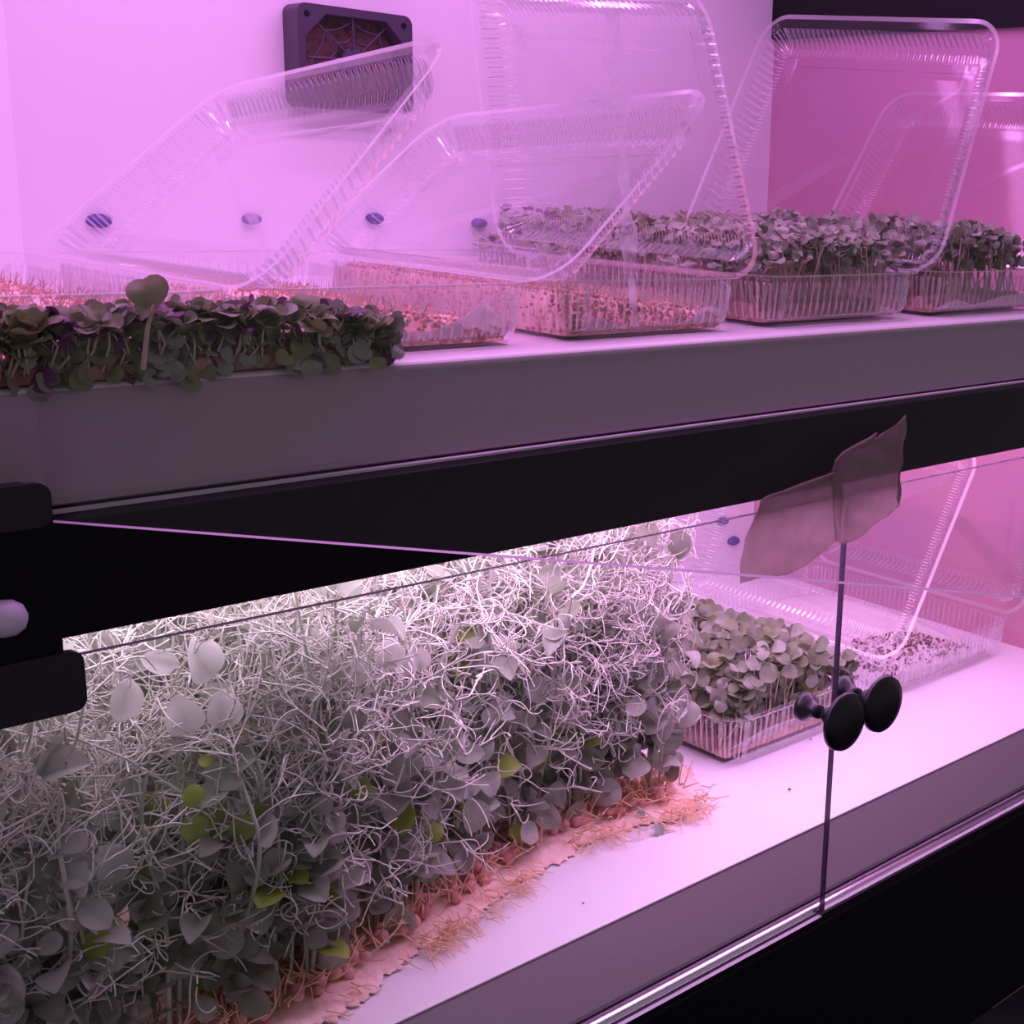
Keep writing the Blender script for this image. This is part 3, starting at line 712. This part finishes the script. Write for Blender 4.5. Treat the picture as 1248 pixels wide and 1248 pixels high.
# leaves hanging over the shelf edge
for i in range(26):
    x = .15+rng.random()*.165; n_ = (rng.normal()*.4, -1, .3+rng.random()*.5)
    leaf_obj(HM[('mgreen', 'mgrey')[i % 2]][i % 4], (x, .0200-.004*rng.random(), -.0770-.005*rng.random()), rot_to(n_, rng.random()*6), .0055+.003*rng.random(), g0)
sp = thing('tall_sprout', 'single tall heart-leaved seedling rising above the leafy bank on the upper shelf', 'sprout', (.2105, .012, -.075))
v, f = tubes([np.array([(.2095, .010, -.0765), (.2105, .009, -.068), (.212, .009, -.060), (.2145, .009, -.0525)])], [np.array([.0011, .0010, .0009, .0007])], 7); part('stem', v, f, M['mstem'], sp, smooth=True)
leaf_obj(HM['mgreen'][1], (.2145, .009, -.0530), rot_to((-.5, -1, .25), -.15), .0130, sp); leaf_obj(HM['mgreen'][0], (.2138, .009, -.0530), rot_to((-.9, -.6, .5), 1.15), .0075, sp)
leaf_obj(HM['mpurple'][0], (.2150, .0095, -.0545), rot_to((-.1, -.5, .9), -1.3), .007, sp)
greens('brassica_microgreens', 'grey-green seedlings in the ribbed tub before the brown wall, upper shelf', 'microgreens', .594, .724, .052, .268, ZU+.002, -.028, 520, .0072, ['mgrey']*4+['mdeep']*3, stuff_only=True, jitter=.8, fill=240, fmin=.5)
greens('brassica_microgreens', 'dense tall greens in the rightmost tub on the upper shelf', 'microgreens', .760, .893, .052, .268, ZU+.002, -.024, 500, .0080, ['mgrey']*4+['mdeep']*3, stuff_only=True, jitter=.9, fill=260, fmin=.45)
greens('brassica_microgreens', 'brownish greens in the back tub behind the middle upright lid', 'microgreens', .672, .818, .320, .455, ZU+.002, -.030, 360, .0068, ['mgreen']*3+['mpurple', 'mgrey'], stuff_only=True)
greens('brassica_microgreens', 'greens in the back corner tub of the upper shelf', 'microgreens', .850, .998, .320, .455, ZU+.002, -.030, 360, .0068, ['mgreen']*3+['mgrey']*2, stuff_only=True)
gl = greens('brassica_microgreens', 'round-leaved green seedlings filling the lower tub beside the pea shoots', 'microgreens', .656, .805, .128, .300, ZL+.004, -.355, 340, .0110, ['mgrey']*2+['mdeep']*4+['mgreen'], jitter=.9, dome=.012, keep=290, eye=.6, fill=240, fmin=.32)

# germinating seeds and the paper under them
def seedbed(label, x0, x1, y0, y1, zb, slope, n, mt, size, layer='root', xr=None, yr=None):
    bm = bmesh.new(); bmesh.ops.create_icosphere(bm, subdivisions=1, radius=1); me = bpy.data.meshes.new('s'); bm.to_mesh(me); bm.free(); me.materials.append(M[mt])
    L = []; X0, X1 = xr or (x0, x1); Y0, Y1 = yr or (y0, y1)
    for i in range(n):
        x = X0+(X1-X0)*rng.random(); y = Y0+(Y1-Y0)*rng.random(); z = zb+.0035+slope(x, y)+.0015*rng.random()
        if i % 3 == 0 and mt == 'seed': y = y0-.0012+.0015*rng.random(); z = zb+.001+(slope(x, y)+.002)*rng.random()
        if i % 5 == 1 and mt == 'seed': x = x0-.0012+.0015*rng.random(); z = zb+.001+(slope(x, y)+.002)*rng.random()
        L.append((me, (x, y, z), rot_to(rng.normal(size=3), rng.random()*6) @ np.diag([1, .8, .7]), size*(.7+.6*rng.random())))
    t = thing('seed_bed', label, 'seeds', ((x0+x1)/2, (y0+y1)/2, zb))
    n1, n2 = 30, 30
    V = [(x0+(x1-x0)*i/(n1-1), y0+(y1-y0)*j/(n2-1), zb+(0 if min(i, j, n1-1-i, n2-1-j) == 0 else .003+slope(x0+(x1-x0)*i/(n1-1), y0+(y1-y0)*j/(n2-1))+.001*rng.random())) for j in range(n2) for i in range(n1)]
    F = [(j*n1+i, j*n1+i+1, (j+1)*n1+i+1, (j+1)*n1+i) for j in range(n2-1) for i in range(n1-1)]; part('seed_layer', V, F, M[layer], t, smooth=True)
    joined('seeds', L, None, t)
    P, R = [], []
    for i in range(int(n*.8)):
        x = X0+(X1-X0)*rng.random(); y = Y0+(Y1-Y0)*rng.random(); z = zb+slope(x, y)+.003
        d = rng.normal(size=3)+np.array([0, 0, 1.4]); d /= np.linalg.norm(d)
        A, _ = curl_path(np.array([x, y, z]), d, 5, .0016, 60, 30); P.append(A); R.append(np.linspace(.0004, .0002, 6))
    v, f = tubes(P, R, 3); o = part('sprouts', v, f, M['mstem'], t); o['kind'] = 'stuff'
    return t
seedbed('pinkish seed bed in the leftmost upper tub, behind the leafy bank', .125, .247, .0500, .268, ZU+.002, lambda x, y: .008+.004*math.sin(x*60), 1300, 'seed', .0014)
seedbed('pink seed bed beside white paper in the second upper tub', .284, .407, .0500, .268, ZU+.002, lambda x, y: .008+.004*math.sin(x*60), 1300, 'seed', .0014)
seedbed('red and brown sprouting seeds in the middle upper tub', .443, .554, .0500, .268, ZU+.002, lambda x, y: .004+.016*max(0, (.56-x)/.13), 1700, 'seed', .0014)
seedbed('dark seeds scattered in the right lower tub', .862, 1.010, .135, .35, ZL+.003, lambda x, y: .006+.003*math.sin(x*50+y*30), 380, 'dseed', .0016, 'paper', (.868, .985), (.139, .215))

def paper(name, label, prof, y0, mt='paper', back=None):
    """sheet standing against the front wall: prof = [(x, z_bottom, z_top)]"""
    V = []
    for k, (x, zb, zt_) in enumerate(prof):
        for q in range(5):
            u = q/4; V.append((x, y0+.004*math.sin(k*1.9+q)*.35-.002*u+.002, zb+(max(zt_, zb+.0015)-zb)*u))
    F = [(k*5+q, (k+1)*5+q, (k+1)*5+q+1, k*5+q+1) for k in range(len(prof)-1) for q in range(4)]
    o = part(name, V, F, M[mt], None, base=(sum(p[0] for p in prof)/len(prof), y0, prof[0][1]), smooth=True)
    s = o.modifiers.new('thickness', 'SOLIDIFY'); s.thickness = .0004
    tag(o, label, 'paper'); return o
zb = ZU+.0035
paper('paper_towel', 'white paper lining at the front of the second upper tub, rising to a peak', [(0.294, zb, -.0815), (0.308, zb, -.0780), (0.323, zb, -.0745), (0.340, zb, -.0735), (0.358, zb, -.0730), (0.373, zb, -.0700), (0.382, zb, -.0660), (0.388, zb, -.0610), (0.391, zb, -.0595), (0.395, zb, -.0640), (0.399, zb, -.0700), (0.404, zb, -.0740)], .0475)
paper('paper_towel', 'low torn white paper at the front of the middle upper tub', [(0.444, zb, -.0805), (0.454, zb, -.0760), (0.462, zb, -.0700), (0.470, zb, -.0740), (0.482, zb, -.0775), (0.498, zb, -.0785), (0.518, zb, -.0780), (0.530, zb, -.0740), (0.538, zb, -.0690), (0.546, zb, -.0680), (0.554, zb, -.0700), (0.557, zb, -.0770)], .0475)
paper('paper_towel', 'pale paper along the back of the middle upper tub', [(.440, zb, -.060), (.47, zb, -.058), (.50, zb, -.056), (.53, zb, -.0545), (.548, zb, -.055)], .275)
paper('paper_towel', 'crumpled pink-white paper at the foot of the grey-green seedlings tub', [(.595, zb, -.0815), (.615, zb, -.0815), (.640, zb, -.0810), (.680, zb, -.0800), (.694, zb, -.0770), (.702, zb, -.0735), (.710, zb, -.0740), (.718, zb, -.0790)], .0475)
paper('paper_towel', 'pink-white paper lining the front of the rightmost upper tub', [(.762, zb, -.0790), (.775, zb, -.0730), (.790, zb, -.0715), (.805, zb, -.0755), (.820, zb, -.0740), (.845, zb, -.0705), (.870, zb, -.0690), (.890, zb, -.0700)], .0475)
# paper lying in the lower tubs
zb = ZL+.0035
paper('paper_towel', 'pinkish wet paper along the front of the lower tub of round leaves', [(.662, zb, -.3990), (.680, zb, -.3965), (.700, zb, -.3950), (.730, zb, -.3940), (.760, zb, -.3950), (.790, zb, -.3935), (.815, zb, -.3950)], .1295)
paper('paper_towel', 'white folded paper at the left of the dark seeds in the lower tub', [(.864, zb, -.392), (.880, zb, -.388), (.900, zb, -.391), (.93, zb, -.397), (.96, zb, -.399), (1.0, zb, -.400)], .134)

# ------------------------------------------------------------------ loose bits on the lower shelf
def bit(label, pts, rad, leafs=()):
    b = pts[0]; t = thing('fallen_sprout', label, 'sprout', b)
    v, f = tubes([np.array(pts, float)], [np.linspace(rad, rad*.5, len(pts))], 5); part('stem', v, f, M['stem'], t, smooth=True)
    for p, s, n_, spn in leafs: leaf_obj(PEA[1], p, rot_to(n_, spn), s, t)
zf = ZL+.0012
bit('dark fallen sprout with curled tip on the white shelf before the round-leaved tub', [(.609, .112, zf+.001), (.616, .110, zf+.001), (.620, .106, zf), (.624, .108, zf), (.627, .107, zf)], .0006, [((.606, .116, zf+.001), .006, (-.2, -.4, 1), 1.2)])
bit('green fallen pea shoot lying on the front edge of the root mat', [(.545, .098, zf+.012), (.549, .090, zf+.008), (.548, .082, zf+.003), (.553, .076, zf+.001)], .0008, [((.548, .084, zf+.004), .009, (-.3, -.6, .8), 2.9), ((.546, .092, zf+.008), .006, (-.5, -.5, .6), .4)])
for x, y, k_, lab in ((.657, .067, 1.3, 'dark crumb on the white shelf just left of the door gap, below the left knob'), (.735, .115, .9, 'tiny dark crumb on the white shelf right of the two knobs'), (.455, .045, .8, 'tiny dark crumb on the white shelf in front of the root mat')):
    v, f = lathe([(0, .0003), (.0004, .0006), (.0012, .0007), (.0018, .0003)], (0, 0, .0005), (1, -.6, .05), 7)
    v = [(a[0]*k_+x, a[1]*k_+y, a[2]*k_+zf) for a in v]; tag(part('crumb', v, f, M['dseed'], None, base=(x, y, zf)), lab, 'crumb')

# ------------------------------------------------------------------ under the cabinet
for (x, y) in ((XR-.04, .02), (XL, .02)):
    pass
struct('trim_6', *box(XR-.03, XR+.01, .0, .04, -Z0, -.62), M['black'])
struct('trim_7', *box(XL-.03, XL+.01, .0, .04, -Z0, -.62), M['black'])
t = thing('cardboard_box', 'brown cardboard box in the dark under the cabinet, lower right', 'box', (1.75, .62, -1.2))
V, F = cbox(1.60, 1.90, .45, .80, -1.2, -1.0, .004, 2); part('carton', V, F, M['crate'], t)
for y in (.45, .63):
    V, F = box(1.60, 1.90, y, y+.17, -.998, -.995); part('flap', V, F, M['crate'], t)
